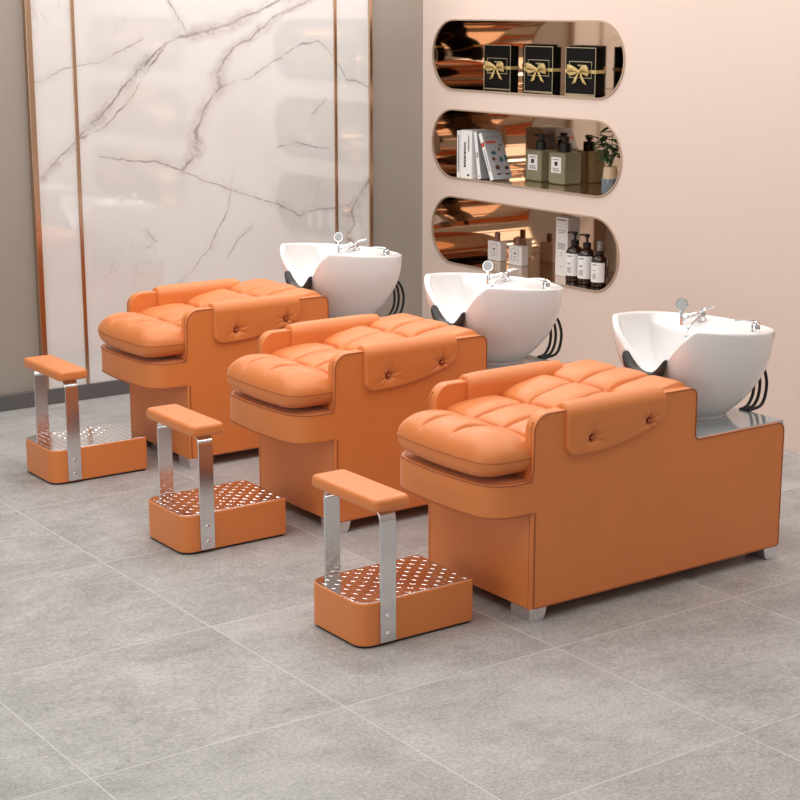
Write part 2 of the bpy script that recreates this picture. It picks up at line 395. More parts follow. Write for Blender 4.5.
# ------------------------------------------------------------------ wash bed
W = .284                                   # half width
def bed_side_profile():
    p = [(.0, .375), (.0, .047)]
    p = [(.012, .047), (1.176, .047)] + [(1.183, .054)]
    p += arc(1.183 - .035, .517 - .035, .035, 0, 90, 6)
    p += [(.745, .517)] + arc(.745, .532, .015, 270, 180, 4)
    p += arc(.730 - .032, .703 - .032, .032, 0, 90, 6)
    p += arc(.0 + .06, .707 - .06, .06, 90, 180, 8)
    p += [(.0, .375), (.012, .375)]
    return p
def make_bed():
    t = thing('wash_bed', '', 'shampoo bed', (0, 0, 0), 0, 'salon wash beds with white basins')
    TH = .045
    # body core, front kick panel and overhanging tray
    bm = bmesh.new(); box(bm, .006, 1.18, -W + TH - .002, W - TH + .002, .047, .505)
    obj('body', bm, LEATHER, t, bevel=.004)
    bm = bmesh.new(); box(bm, -.001, .012, -W, W, .047, .376)
    kp = obj('kick_panel', bm, LEATHER, t, bevel=.003)
    for s in (-1, 1):
        prof = bed_side_profile(); bm = bmesh.new()
        yo, yi = s*W, s*(W - TH)
        prism(bm, prof, lambda p: (p[0], yo, p[1]), lambda p: (p[0], yi, p[1]))
        sp = obj('side_panel', bm, LEATHER, t, bevel=.009, seg=4)
        # piping that follows the edge of the outer face
        path = [(.012, .376)] + [(.012, .055), (.020, .049)] + [(1.17, .049), (1.179, .056)]
        path += [(1.181 - .033 + .031*math.cos(a), .484 + .031*math.sin(a)) for a in [PI/2*k/6 for k in range(7)]]
        path += [(.747, .515), (.737, .519), (.7295, .530)]
        path += [(.698 + .030*math.cos(a), .671 + .030*math.sin(a)) for a in [PI/2*k/6 for k in range(7)]]
        path += [(.062 + .058*math.cos(a), .645 + .058*math.sin(a)) for a in [PI/2 + PI/2*k/8 for k in range(9)]]
        path += [(.003, .52), (-.004, .500), (-.018, .490)]
        bm = bmesh.new(); tube(bm, [(x, yo + s*.0005, z) for x, z in path], .0024, 6)
        obj('piping', bm, PIPING, sp)
        # stitching on the front edge of the arm and along the kick panel corner
        bm = bmesh.new()
        z = .515
        while z < .68:
            xx = 0 if z < .647 else .06 - math.sqrt(max(0, .06**2 - (z-.647)**2))
            box(bm, xx - .0012, xx + .003, s*(W - .0125) - .0009, s*(W - .0125) + .0009, z, z + .006); z += .0105
        obj('stitching', bm, THREAD, sp, smooth=False)
        bm = bmesh.new(); z = .055
        while z < .365:
            box(bm, -.0022, .001, s*(W - .012) - .0009, s*(W - .012) + .0009, z, z + .006); z += .0105
        obj('stitching', bm, THREAD, sp, smooth=False)
    # tray in front
    def tray_plan(inset=0.0):
        x0 = -.172 + inset; r = .105; w = W - inset; q = [(.0, -w)]
        q += [(x0 + r + r*math.cos(a), -w + r + r*math.sin(a)) for a in [1.5*PI - PI/2*k/10 for k in range(11)]]
        for k in range(1, 12):
            yy = -w + r + (2*w - 2*r)*k/12; q.append((x0 - .012*(1 - (yy/(w - r))**2), yy))
        q += [(x0 + r + r*math.cos(a), w - r + r*math.sin(a)) for a in [PI - PI/2*k/10 for k in range(11)]]
        q += [(.0, w)]
        return q
    tp = tray_plan(); bm = bmesh.new()
    prism(bm, [(x if x < -.001 else .006, y) for x, y in tp], lambda p: (p[0], p[1], .376), lambda p: (p[0], p[1], .487))
    tr = obj('front_tray', bm, LEATHER, t, bevel=.006)
    for z in (.3775, .4855):
        bm = bmesh.new(); q = tray_plan(-.0002); q = [(-.002 if i in (0, len(q)-1) else x, y) for i, (x, y) in enumerate(q)]
        tube(bm, [(x, y, z) for x, y in q], .0022, 6); obj('piping', bm, PIPING, tr)
    bm = bmesh.new(); q = tray_plan(.014)
    L = [Vector((x, y, .4872)) for x, y in q]; acc = 0
    for a, bb in zip(L[:-1], L[1:]):
        d = (bb - a).length; n = max(1, round(d/.0105)); dv = (bb - a)/n; nrm = Vector((-dv.y, dv.x, 0)).normalized()*.0009
        for k in range(n):
            p0 = a + dv*k; p1 = p0 + dv*.6
            vv = [bm.verts.new(p0 + nrm), bm.verts.new(p0 - nrm), bm.verts.new(p1 - nrm), bm.verts.new(p1 + nrm)]
            ww = [bm.verts.new(v.co + Vector((0, 0, .0012))) for v in vv]
            bm.faces.new(ww); 
            for i in range(4): bm.faces.new((vv[i], vv[(i+1) % 4], ww[(i+1) % 4], ww[i]))
    obj('stitching', bm, THREAD, tr, smooth=False)
    # front seat cushion: closed pillow with creases
    cx0, cx1, cw = -.182, .060, .274
    def plan(th_n=120):
        r = .085; w = cw; q = []
        q += [(cx1, -w + .03)]
        q += [(cx1 - .03 + .03*math.cos(a), -w + .03 + .03*math.sin(a)) for a in [-PI/2*k/5 for k in range(1, 6)]]
        for k in range(1, 6): q.append((cx1 - .03 + (cx0 + r - cx1 + .03)*k/6, -w))
        q += [(cx0 + r + r*math.cos(a), -w + r + r*math.sin(a)) for a in [1.5*PI - PI/2*k/12 for k in range(13)]]
        for k in range(1, 24):
            yy = -w + r + (2*w - 2*r)*k/24; q.append((cx0 - .010*(1 - (yy/(w - r))**2), yy))
        q += [(x, -y) for x, y in [(cx0 + r + r*math.cos(a), -w + r + r*math.sin(a)) for a in [PI + PI/2*k/12 for k in range(13)]]]
        for k in range(1, 6): q.append((cx0 + r + (cx1 - .03 - cx0 - r)*k/6, w))
        q += [(cx1 - .03 + .03*math.cos(a), w - .03 + .03*math.sin(a)) for a in [PI/2 - PI/2*k/5 for k in range(0, 6)]]
        for k in range(1, 16): q.append((cx1, (w - .03) - (2*w - .06)*k/16))
        return q
    pl0 = plan(); pl = []
    for k in range(len(pl0)):
        (ax, ay), (bx_, by_) = pl0[k], pl0[(k+1) % len(pl0)]
        nn = max(1, round(math.hypot(bx_ - ax, by_ - ay)/.0055))
        pl += [(ax + (bx_ - ax)*j/nn, ay + (by_ - ay)*j/nn) for j in range(nn)]
    bm = bmesh.new()
    RR = 48
    def zt(x, y, r):
        h = .095*(1 - r**4.2)**.55
        fx = (x - cx0)/(cx1 - cx0)
        h *= .80 + .20*math.sin(min(1, max(0, fx*1.1))*PI*.5)
        if fx > .42: h *= 1 - .46*((fx - .42)/.58)**1.4
        # creases run forward from the two tufts on the rear seam
        for yc0 in (.08, -.08):
            yc = yc0 + .030*(1 - fx)*1.0 - .01
            wgt = 1/(1 + math.exp(-(fx - .16)*16)) if yc0 < 0 else 1/(1 + math.exp(-(fx - .06)*16))
            h -= (.021*math.exp(-((y - yc - .006*math.sin(7*fx))/.0060)**2) + .009*math.exp(-((y - yc)/.028)**2))*wgt*(1 - r**6)
        # slack folds near the rear corners
        h += .0035*math.sin(46*y + 24*x + 1.2*math.sin(30*x))*math.exp(-((fx - .5)/.35)**2)*(1 - r**4)
        return .562 + h
    cxm, cym = -.055, 0
    top, bot = [], []
    for (px, py) in pl:
        rt, rb = [], []
        cy = py*.86 if abs(py) < .25 else py*.80
        for k in range(RR+1):
            r = k/RR
            x = cxm + (px - cxm)*r; y = cym + (py - cym)*r
            rt.append((x, y, zt(x, y, r))); rb.append((x, y, .562 - .064*(1 - r**7)**.5))
        top.append(rt); bot.append(rb)
    grid(bm, top, True); grid(bm, bot, True)
    sc = obj('seat_cushion', bm, LEATHER, t, angle=180)
    bm = bmesh.new(); tube(bm, [(x*1.0 - .0005, y, .5622) for x, y in pl], .0016, 6, closed=True)
    obj('piping', bm, PIPING, sc)
    # reclined back cushion: three rows of tufted squares
    XS = [.038, .268, .498, .712]; ZS = [.612, .633, .674, .700]
    cwb = W - TH + .004
    YS = [-cwb, -.08, .08, cwb]
    def cell(v, E):
        for i in range(len(E)-1):
            if v <= E[i+1] or i == len(E)-2:
                tt = min(1, max(0, (v - E[i])/(E[i+1] - E[i]))); return i, tt
    def zb(x, y):
        i, a = cell(x, XS); j, bb = cell(y, YS)
        s = a*a*(3 - 2*a); base = ZS[i] + (ZS[i+1] - ZS[i])*a
        fa = (1 - abs(2*a - 1)**(4.0 if (i == 2 and a > .5) else 2.6)); fb = (1 - abs(2*bb - 1)**3.0)
        if j == 0: fb = 1 - max(0, (2*bb - 1))**3.0 if bb > .5 else 1 - .55*(1 - 2*bb)**3
        if j == 2: fb = 1 - max(0, (1 - 2*bb))**3.0 if bb < .5 else 1 - .55*(2*bb - 1)**3
        amp = (.031, .037, .036)[i]*(1.0 if j == 1 else .93)
        h = amp*max(0, fa)**.42*(.40 + .60*max(0, fb)**.42)
        for yt in YS[1:3]: h -= (.017*math.exp(-((y - yt - .004*math.sin(14*x))/.0050)**2) + .004*math.exp(-((y - yt)/.02)**2))*(.35 + .65*max(0, fa)**.5)
        for xt in XS[1:3]: h -= .012*math.exp(-((x - xt)/.0055)**2)
        h += .0022*math.sin(31*x + 17*y)*math.sin(23*y - 13*x)*max(0, fa)
        # gathers that radiate from the tufts
        for xt in XS[1:3]:
            for yt in YS[1:3]:
                d = math.hypot(x - xt, y - yt); an = math.atan2(y - yt, x - xt)
                h -= .008*math.exp(-(d/.022)**2)
                h += .0022*math.sin(7*an)*math.exp(-(d/.055)**2)*min(1, d/.02)
        return base - .004 + h
    NX, NY = 150, 130; P = []
    for iy in range(NY+1):
        y = -cwb + 2*cwb*iy/NY; row = [(.030, y, .50)]
        for ixx in range(NX+1):
            x = XS[0] + (XS[-1] - XS[0])*ixx/NX
            row.append((x, y, zb(x, y)))
        zend = row[-1][2]
        row += [(.718, y, zend - .02), (.720, y, .60), (.720, y, .50)]
        P.append(row)
    P = [[(x, y, .50) for x, y, z in P[0]]] + P + [[(x, y, .50) for x, y, z in P[-1]]]
    bm = bmesh.new(); grid(bm, P)
    obj('back_cushion', bm, LEATHER, t, angle=180)
    # padded arm covers with two copper buttons each
    for s in (-1, 1):
        x0, x1 = .133, .573; yo, yi = W, W - TH; rad = TH/2; zc = .707 - rad; zin = .585
        def zbot(x):
            u = (x - x0)
            lo = .545 + .066*max(0, (u - .10)/.34)**1.7
            if u < .045: lo = max(lo, .545 + .045 - math.sqrt(max(0, .045**2 - (.045 - u)**2)))
            if u > .40: lo += .04*((u - .40)/.04)**3
            return lo
        NXp, NT = 110, 100; P = []
        BT = [(.243, .597), (.500, .618)]
        for i in range(NXp+1):
            x = x0 + (x1 - x0)*(.5 - .5*math.cos(PI*i/NXp)) if True else 0
            zb0 = zbot(x); L1 = zc - zb0; L2 = PI*rad; L3 = zc - zin; Lt = L1 + L2 + L3; row = []
            for k in range(NT+1):
                f = k/NT; f = .5*f + .5*(.5 - .5*math.cos(PI*f))
                l = Lt*f
                if l < L1: y, z, ny, nz = yo, zb0 + l, 1, 0
                elif l < L1 + L2:
                    a = (l - L1)/rad; y = yo - rad + rad*math.cos(a); z = zc + rad*math.sin(a); ny, nz = math.cos(a), math.sin(a)
                else: y, z, ny, nz = yi, zc - (l - L1 - L2), -1, 0
                d = min(l, Lt - l, x - x0, x1 - x)
                dd = min(1, d/.010)
                e = math.sqrt(max(0, 1 - (1 - dd)**2))
                th = .017*e + .005*min(1, max(0, d)/.07)
                if l < L1 + L2*.6:
                    for bx, bz in BT:
                        r0 = math.hypot(x - bx, z - bz); an = math.atan2(z - bz, x - bx)
                        th -= .0150*math.exp(-(r0/.017)**2) + .003*math.exp(-(r0/.045)**2)
                        sgn = 1 if bx < .4 else -1
                        for ca, ln in ((90, .055), (75, .07), (110, .045), (40, .04), (150, .035), (250, .03), (-20, .045), (200, .045), (20, .05)):
                            ca2 = math.radians(ca if sgn > 0 else 180 - ca)
                            da = (an - ca2 + PI) % (2*PI) - PI
                            th -= .0062*math.exp(-(da*r0/.0040)**2)*math.exp(-(r0/ln)**2)*(1 if abs(da) < 1 else 0)*min(1, r0/.01)
                th = max(th, .0006)
                row.append((x, s*(y + ny*th), z + nz*th))
            P.append(row)
        bm = bmesh.new(); grid(bm, P)
        pad = obj('arm_pad', bm, LEATHER, t, angle=180)
        for bx, bz in BT:
            bm = bmesh.new(); lathe(bm, [(0, .0095), (.005, .0085), (.0085, .005), (.0095, 0), (.009, -.006), (0, -.006)], (bx, s*(W + .0065), bz), 16, (0, s, 0))
            obj('button', bm, COPPERBTN, pad)
    # rear deck
    bm = bmesh.new(); box(bm, .727, 1.190, -W + .010, W - .010, .500, .5195)
    obj('rear_deck', bm, DECK, t, bevel=.006)
    # chrome feet
    for sx in (0, 1):
        for s in (-1, 1):
            bm = bmesh.new()
            q = [(0, .048), (0, .002), (.002, 0), (.048, 0), (.058, .006), (.066, .020), (.072, .048)]
            if sx: q = [(1.181 - x, z) for x, z in q]
            else: q = [(x + .001, z) for x, z in q]
            prism(bm, q, lambda p: (p[0], s*(W - .003), p[1]), lambda p: (p[0], s*(W - .105), p[1]))
            obj('foot', bm, CHROME, t, bevel=.002)
    # ---- basin
    half = [(.742, 0), (.744, .060), (.745, .105), (.748, .145), (.755, .175), (.778, .208), (.830, .242), (.905, .270), (.985, .282), (1.06, .276), (1.135, .248), (1.200, .200), (1.245, .122)]
    ctrl = half + [(1.264, 0)] + [(x, -y) for x, y in half[:0:-1]]
    plan_b = catmull([(x, y, 0) for x, y in ctrl], 6)
    ZB0 = .534; BC = (1.00, 0)
    level = lambda x: .879 - .095*(x - .788)
    def cutz(y):
        v = .640 + 1.12*abs(y) - .70
        return .70 + (v + math.sqrt(v*v + .02**2))/2
    def rimz(x, y):
        ZR = level(x)
        if x > .86: return ZR
        zz = cutz(y)
        k = .005                                     # soft minimum with the level rim
        h = max(0, min(1, .5 + .5*(ZR - zz)/k))
        return (ZR*(1 - h) + zz*h) - k*h*(1 - h)
    rows = []
    for p in plan_b:
        x, y = p.x, p.y; zr = rimz(x, y); ZR = level(x); an = math.atan2(y - BC[1], x - BC[0])
        B = (BC[0] + .132*math.cos(an), BC[1] + .132*math.sin(an))
        Q = (BC[0] + (x - BC[0])*1, y)
        def outer(z):
            d = min(1, max(0, (ZR - z)/(ZR - ZB0))); I = .04*d + .96*d**2.35
            return (x + (B[0] - x)*I, y + (B[1] - y)*I, z)
        dirx, diry = BC[0] - x, -y; dl = math.hypot(dirx, diry); dirx /= dl; diry /= dl
        qx, qy = x + dirx*.026, y + diry*.026
        if qx > 1.01: qx = 1.01 + (qx - 1.01)*.16
        def inner(z, ox=qx, oy=qy):
            d = min(1, max(0, (ZR - z)/(ZR - .60))); I = .05*d + .72*d**2.6
            return (ox + (.95 - ox)*I, oy + (0 - oy)*I, z)
        row = [(BC[0], 0, ZB0)]
        row.append((BC[0] + .5*(B[0] - BC[0]), .5*B[1], ZB0)); row.append((B[0], B[1], ZB0)); row.append((B[0], B[1], ZB0 + .004))
        n = 16
        for k in range(n-1, -1, -1):
            z = zr - .005 + (ZB0 + .012 - zr + .005)*(k/n)**1.15; row.append(outer(z))
        o = Vector(outer(zr)); i_ = Vector(inner(zr, x + dirx*.020, y + diry*.020))
        row.append(tuple(o.lerp(i_, .14) + Vector((0, 0, -.0012)))); row.append(tuple(o.lerp(i_, .5) + Vector((0, 0, .0015)))); row.append(tuple(o.lerp(i_, .86) + Vector((0, 0, -.0012))))
        lz = .018 if x > .80 else .006
        row.append(tuple(Vector(inner(zr - .006, x + dirx*.0225, y + diry*.0225))))
        row.append(tuple(Vector(inner(zr - lz, qx - dirx*.003, qy - diry*.003)) ))
        for k in range(1, 13):
            z = (zr - lz - .004) + (.600 - zr + lz + .004)*(k/12); row.append(inner(z))
        row.append((.95, 0, .595))
        rows.append(row)
    bm = bmesh.new(); grid(bm, rows, True)
    basin = obj('basin', bm, CERAMIC, t, subsurf=1)
    bm = bmesh.new(); lathe(bm, [(0, .5185), (.122, .5185), (.124, .522), (.124, .536), (0, .536)], (BC[0], 0, 0), 40); obj('basin_base', bm, CERAMIC, basin)
    # drain
    bm = bmesh.new(); lathe(bm, [(0, .004), (.018, .004), (.026, .002), (.028, -.004), (0, -.004)], (.95, 0, .604), 20); obj('drain', bm, CHROME, basin)
    # neck rest
    secs = []
    for k in range(25):
        q = -1 + 2*k/24; y = .108*q
        ze = cutz(y) + .004 + .004*abs(q)**3
        fl = 1 - abs(q)**7*.70
        bx = .735 + .012*abs(q)
        secs.append([(bx - .002, y*.97, ze - .070 + .02*(1 - abs(q))), (bx - .014, y, ze - .012 - .01*fl), (bx - .010, y, ze), (bx + .010, y, ze + .003),
                     (bx + .045*fl, y*.95, ze - .004), (bx + .05*fl, y*.92, ze - .018*fl - .004), (bx + .03*fl, y*.95, ze - .018*fl - .012), (bx + .012, y, ze - .03*fl - .012)])
    bm = bmesh.new(); V = [[bm.verts.new(p) for p in s_] for s_ in secs]
    for A, B in zip(V[:-1], V[1:]):
        for k in range(8): bm.faces.new((A[k], A[(k+1) % 8], B[(k+1) % 8], B[k]))
    bm.faces.new(V[0][::-1]); bm.faces.new(V[-1])
    obj('neck_rest', bm, RUBBER, basin, subsurf=1)
    # mixer with resting hand shower
    LZ = .827
    fx, fy = 1.165, .135
    bm = bmesh.new()
    lathe(bm, [(.0, 0), (.020, 0), (.020, .006), (.015, .010), (.015, .030), (.012, .036), (0, .037)], (fx, fy, LZ), 20)
    tube(bm, catmull([(fx, fy, LZ + .024), (fx - .03, fy + .004, LZ + .026), (fx - .065, fy + .008, LZ + .020), (fx - .085, fy + .010, LZ + .014)], 5, False), [.011]*6 + [.010]*5 + [.009]*5, 12)
    mx = obj('mixer_tap', bm, CHROME, basin)
    bm = bmesh.new(); tube(bm, catmull([(fx, fy, LZ + .034), (fx + .014, fy - .01, LZ + .044), (fx + .045, fy - .02, LZ + .050)], 5, False), [.006]*5 + [.004]*6, 8)
    obj('lever', bm, CHROME, mx)
    sx_, sy_ = fx - .095, fy + .012
    hd = Vector((-.78, -.58, .22)).normalized()
    bm = bmesh.new()
    tube(bm, catmull([(sx_ + .006, sy_ + .004, LZ - .03), (sx_ + .006, sy_ + .004, LZ + .02), (sx_ + .008, sy_ + .006, LZ + .05), (sx_ + .010, sy_ + .008, LZ + .072)], 4, False), .0075, 10)
    lathe(bm, [(0, -.013), (.012, -.012), (.022, -.005), (.0245, .002), (.023, .006), (0, .006)], (sx_ + .004, sy_ + .002, LZ + .068), 24, hd)
    sh = obj('hand_shower', bm, CHROME, basin)
    bm = bmesh.new(); lathe(bm, [(0, .002), (.0195, .002), (.020, 0), (0, 0)], Vector((sx_ + .004, sy_ + .002, LZ + .068)) + hd*.0055, 24, hd)
    obj('spray_face', bm, simple('grey_spray_face', (.40, .42, .42), .4), sh)
    bm = bmesh.new(); tube(bm, catmull([(sx_ + .006, sy_ + .004, LZ - .02), (sx_ - .01, sy_ - .01, .79), (sx_ - .03, sy_ - .02, .72), (sx_ - .02, sy_ - .07, .66), (fx - .17, fy - .09, .70), (fx - .15, fy - .07, .80), (fx - .08, fy - .04, LZ + .010), (fx - .01, fy - .012, LZ + .020)], 8, False), .0042, 8)
    obj('shower_hose', bm, STEEL, basin)
    # lever tap at the near rear corner
    tx, ty = 1.135, -.165
    bm = bmesh.new(); lathe(bm, [(0, 0), (.019, 0), (.019, .004), (.0165, .007), (.0165, .034), (.014, .038), (0, .039)], (tx, ty, LZ - .002), 24)
    tp_ = obj('lever_tap', bm, CHROME, basin)
    bm = bmesh.new()
    pth = catmull([(tx + .014, ty - .006, LZ + .034), (tx - .005, ty + .006, LZ + .046), (tx - .034, ty + .024, LZ + .050), (tx - .062, ty + .042, LZ + .048)], 5, False)
    sec = []
    for k, p in enumerate(pth):
        f = k/(len(pth)-1); wv = .013*(1 - .45*f); hv = .006*(1 - .5*f); dirv = Vector((-.84, .54, 0)); sd = Vector((.54, .84, 0))
        sec.append([p + sd*wv*math.cos(2*PI*m_/10) + Vector((0, 0, 1))*hv*math.sin(2*PI*m_/10) for m_ in range(10)])
    V = [[bm.verts.new(p) for p in s_] for s_ in sec]
    for A, B in zip(V[:-1], V[1:]):
        for k in range(10): bm.faces.new((A[k], A[(k+1) % 10], B[(k+1) % 10], B[k]))
    bm.faces.new(V[0][::-1]); bm.faces.new(V[-1])
    obj('lever', bm, CHROME, tp_)
    # three supply hoses behind the basin
    for k, (hx, hy) in enumerate(((0, -.052), (.012, -.070), (.026, -.090))):
        bm = bmesh.new()
        tube(bm, catmull([(1.176, hy - .02, .522), (1.198, hy - .02, .5255), (1.222 + hx, hy - .016, .534), (1.248 + hx, hy - .012, .570), (1.258 + hx, hy - .004, .63), (1.245 + hx*.6, hy + .01, .69), (1.17, hy + .02, .73)], 6, False), .0062, 8)
        obj('supply_hose', bm, HOSE, t)
    return t
bed = make_bed()
BEDS = [((3.362, 4.275, 0), 'orange tufted leather wash bed with white basin, the nearest of the three'),
        ((3.363, 5.443, 0), 'orange tufted leather wash bed with white basin, the middle one of the row of three'),
        ((3.357, 6.597, 0), 'orange tufted leather wash bed with white basin, farthest one, beside the marble wall')]
bed.location = BEDS[0][0]; bed['label'] = BEDS[0][1]
for loc, lab in BEDS[1:]: dup(bed, loc, lab)

# ------------------------------------------------------------------ footrests
def make_footrest():
    t = thing('footrest', '', 'footrest', (0, 0, 0), 0, 'padded footrests in front of the wash beds')
    LX, HW = .448, .156
    def plan(ins=0.0, r1=.052, r2=.012):
        x0, x1, w = ins, LX - ins, HW - ins
        q = arc(x1 - r2, w - r2, r2, 0, 90, 4) + arc(x0 + r1, w - r1, r1, 90, 180, 10) + arc(x0 + r1, -w + r1, r1, 180, 270, 10) + arc(x1 - r2, -w + r2, r2, 270, 360, 4)
        return q
    bm = bmesh.new(); prism(bm, plan(), lambda p: (p[0], p[1], .008), lambda p: (p[0], p[1], .150))
    bs = obj('step_box', bm, LEATHER, t, bevel=.004)
    bm = bmesh.new(); prism(bm, plan(.008, .045), lambda p: (p[0], p[1], 0), lambda p: (p[0], p[1], .0085))
    obj('shadow_gap_base', bm, SHADOWBASE, t)  # inset black base painted as the dark shadow gap at the floor
    bm = bmesh.new(); prism(bm, plan(.005, .048, .010), lambda p: (p[0], p[1], .1485), lambda p: (p[0], p[1], .1525))
    pl = obj('tread_plate', bm, CHROME, t, bevel=.001, seg=2)
    bm = bmesh.new(); nx, ny = 15, 11
    for i in range(nx):
        for j in range(ny):
            x = .022 + (LX - .044)*i/(nx - 1); y = -HW + .020 + (2*HW - .040)*j/(ny - 1)
            if x < .05 and abs(y) > HW - .035: continue
            a = PI/4 if (i + j) % 2 else -PI/4
            d = Vector((math.cos(a), math.sin(a), 0)); e = Vector((-d.y, d.x, 0)); c0 = Vector((x, y, .1525))
            L_, w_ = .0115, .0030; up = Vector((0, 0, .0010))
            ring = [c0 + d*L_, c0 + d*L_*.4 + e*w_, c0 - d*L_*.4 + e*w_, c0 - d*L_, c0 - d*L_*.4 - e*w_, c0 + d*L_*.4 - e*w_]
            rv = [bm.verts.new(p) for p in ring]; tv = [bm.verts.new(c0 + (p - c0)*.62 + up) for p in ring]
            for k in range(6): bm.faces.new((rv[k], rv[(k+1) % 6], tv[(k+1) % 6], tv[k]))
            bm.faces.new(tv)
    obj('raised_tread', bm, CHROME, pl, smooth=False)
    for s in (-1, 1):
        yv = HW + .0005; th = .0075; R = .040
        path = [(yv, .014), (yv, .10), (yv, .25), (yv, .411)] + [(yv - R + R*math.cos(a), .411 + R*math.sin(a)) for a in [PI/2*k/8 for k in range(1, 9)]] + [(yv - .085, .451)]
        rows = []
        for k, (y, z) in enumerate(path):
            a0 = path[max(0, k-1)]; a1 = path[min(len(path)-1, k+1)]
            ty_, tz_ = a1[0] - a0[0], a1[1] - a0[1]; L_ = math.hypot(ty_, tz_); ny_, nz_ = tz_/L_, -ty_/L_
            rows.append([(.070, s*y, z), (.130, s*y, z), (.130, s*(y + ny_*th), z + nz_*th), (.070, s*(y + ny_*th), z + nz_*th)])
        bm = bmesh.new(); V = [[bm.verts.new(p) for p in r] for r in rows]
        for A, B in zip(V[:-1], V[1:]):
            for k in range(4): bm.faces.new((A[k], A[(k+1) % 4], B[(k+1) % 4], B[k]))
        bm.faces.new(V[0][::-1]); bm.faces.new(V[-1])
        po = obj('post', bm, STEEL, t, bevel=.0012, seg=2)
        for z in (.040, .100):
            bm = bmesh.new(); lathe(bm, [(0, .0035), (.005, .0032), (.0085, .0018), (.0095, 0), (.0095, -.002), (0, -.002)], (.100, s*(yv + th), z), 18, (0, s, 0))
            obj('screw', bm, CHROME, po)
    bm = bmesh.new(); px0, px1, pw = .034, .170, .190
    r = .022
    q = arc(px1 - r, pw - r, r, 0, 90, 6) + arc(px0 + r, pw - r, r, 90, 180, 6) + arc(px0 + r, -pw + r, r, 180, 270, 6) + arc(px1 - r, -pw + r, r, 270, 360, 6)
    prism(bm, q, lambda p: (p[0], p[1], .453), lambda p: (p[0], p[1], .496))
    obj('foot_pad', bm, LEATHER, t, bevel=.014, seg=5)
    return t
fr = make_footrest()
FR = [((2.771, 4.266, 0), 'chrome and orange padded footrest with tread plate step, nearest, before the front wash bed'),
      ((2.761, 5.419, 0), 'chrome and orange padded footrest with tread plate step before the middle wash bed'),
      ((2.757, 6.570, 0), 'chrome and orange padded footrest with tread plate step before the farthest wash bed')]
fr.location = FR[0][0]; fr['label'] = FR[0][1]
for loc, lab in FR[1:]: dup(fr, loc, lab)

# ------------------------------------------------------------------ goods in the niches (front faces look towards -x)
Z1, Z2, Z3 = 1.720 - NR + .0005, 1.231 - NR + .0005, .745 - NR + .0005
def frame_bars(bm, x, y0, y1, z0, z1, w, d=.0012):
    box(bm, x - d, x, y0, y1, z0, z0 + w); box(bm, x - d, x, y0, y1, z1 - w, z1)
    box(bm, x - d, x, y0, y0 + w, z0 + w, z1 - w); box(bm, x - d, x, y1 - w, y1, z0 + w, z1 - w)
def text_bars(bm, x, yc, z, h, widths, d=.0006):
    """a line of tiny lettering: one dash per word"""
    tot = sum(widths) + h*.6*(len(widths)-1); y = yc + tot/2
    for w in widths:
        box(bm, x - d, x, y - w, y, z, z + h); y -= w + h*.6

def make_gift():
    t = thing('gift_box', '', 'gift box', group='black gift boxes with gold bows in the top niche')
    w, h, d = .115, .238, .060
    bm = bmesh.new(); box(bm, .004, d, -w, w, 0, h); obj('box_body', bm, CARD_BLACK, t, bevel=.002)
    bm = bmesh.new(); box(bm, 0, .018, -w - .003, w + .003, 0, h + .003); lid = obj('lid', bm, CARD_BLACK, t, bevel=.0015)
    bm = bmesh.new(); frame_bars(bm, 0, -w - .003, w + .003, 0, h + .003, .0035); obj('gold_edge', bm, GOLDLINE, lid, smooth=False)
    bm = bmesh.new(); frame_bars(bm, 0, -.088, .088, .085, .170, .003); obj('label_frame', bm, GOLDLINE, lid, smooth=False)
    bm = bmesh.new(); text_bars(bm, 0, 0, .146, .007, (.022, .020)); obj('lettering', bm, GOLDLINE, lid, smooth=False)
    bm = bmesh.new(); box(bm, -.003, d + .002, -w - .005, w + .005, .110, .128); rb = obj('ribbon', bm, GOLD, t, bevel=.001)
    bm = bmesh.new()
    for s in (-1, 1):
        loop = catmull([(-.006, 0, .119), (-.022, s*.03, .134), (-.026, s*.070, .138), (-.016, s*.082, .122), (-.008, s*.065, .108), (-.006, s*.02, .113)], 5, False)
        V = []
        for k, p in enumerate(loop):
            f = k/(len(loop)-1); hw = .005 + .011*math.sin(PI*f)
            V.append([bm.verts.new(p + Vector((-.002, 0, -hw))), bm.verts.new(p + Vector((-.003, 0, hw)))])
        for A, B in zip(V[:-1], V[1:]): bm.faces.new((A[0], A[1], B[1], B[0]))
        tail = [((-.007, s*.004, .117), .005), ((-.012, s*.018, .095), .009), ((-.010, s*.032, .072), .013), ((-.008, s*.042, .056), .016)]
        V = [[bm.verts.new(Vector(p) + Vector((0, -hw, s*hw*.3))), bm.verts.new(Vector(p) + Vector((0, hw, -s*hw*.3)))] for p, hw in tail]
        for A, B in zip(V[:-1], V[1:]): bm.faces.new((A[0], A[1], B[1], B[0]))
    lathe(bm, [(0, -.011), (.007, -.008), (.010, 0), (.007, .008), (0, .011)], (-.012, 0, .118), 12, (0, 1, 0))
    bw = obj('bow', bm, GOLD, rb, angle=180)
    md = bw.modifiers.new('thick', 'SOLIDIFY'); md.thickness = .0018
    return t
gb = make_gift()
G = [((5.935, 7.420, Z1), 'black gift box with gold bow in the top niche, leftmost of three'),
     ((5.915, 7.040, Z1), 'black gift box with gold bow, middle of the three in the top niche'),
     ((5.905, 6.690, Z1), 'black gift box with gold bow in the top niche, rightmost of three')]
gb.location = G[0][0]; gb['label'] = G[0][1]
for loc, lab in G[1:]: dup(gb, loc, lab)

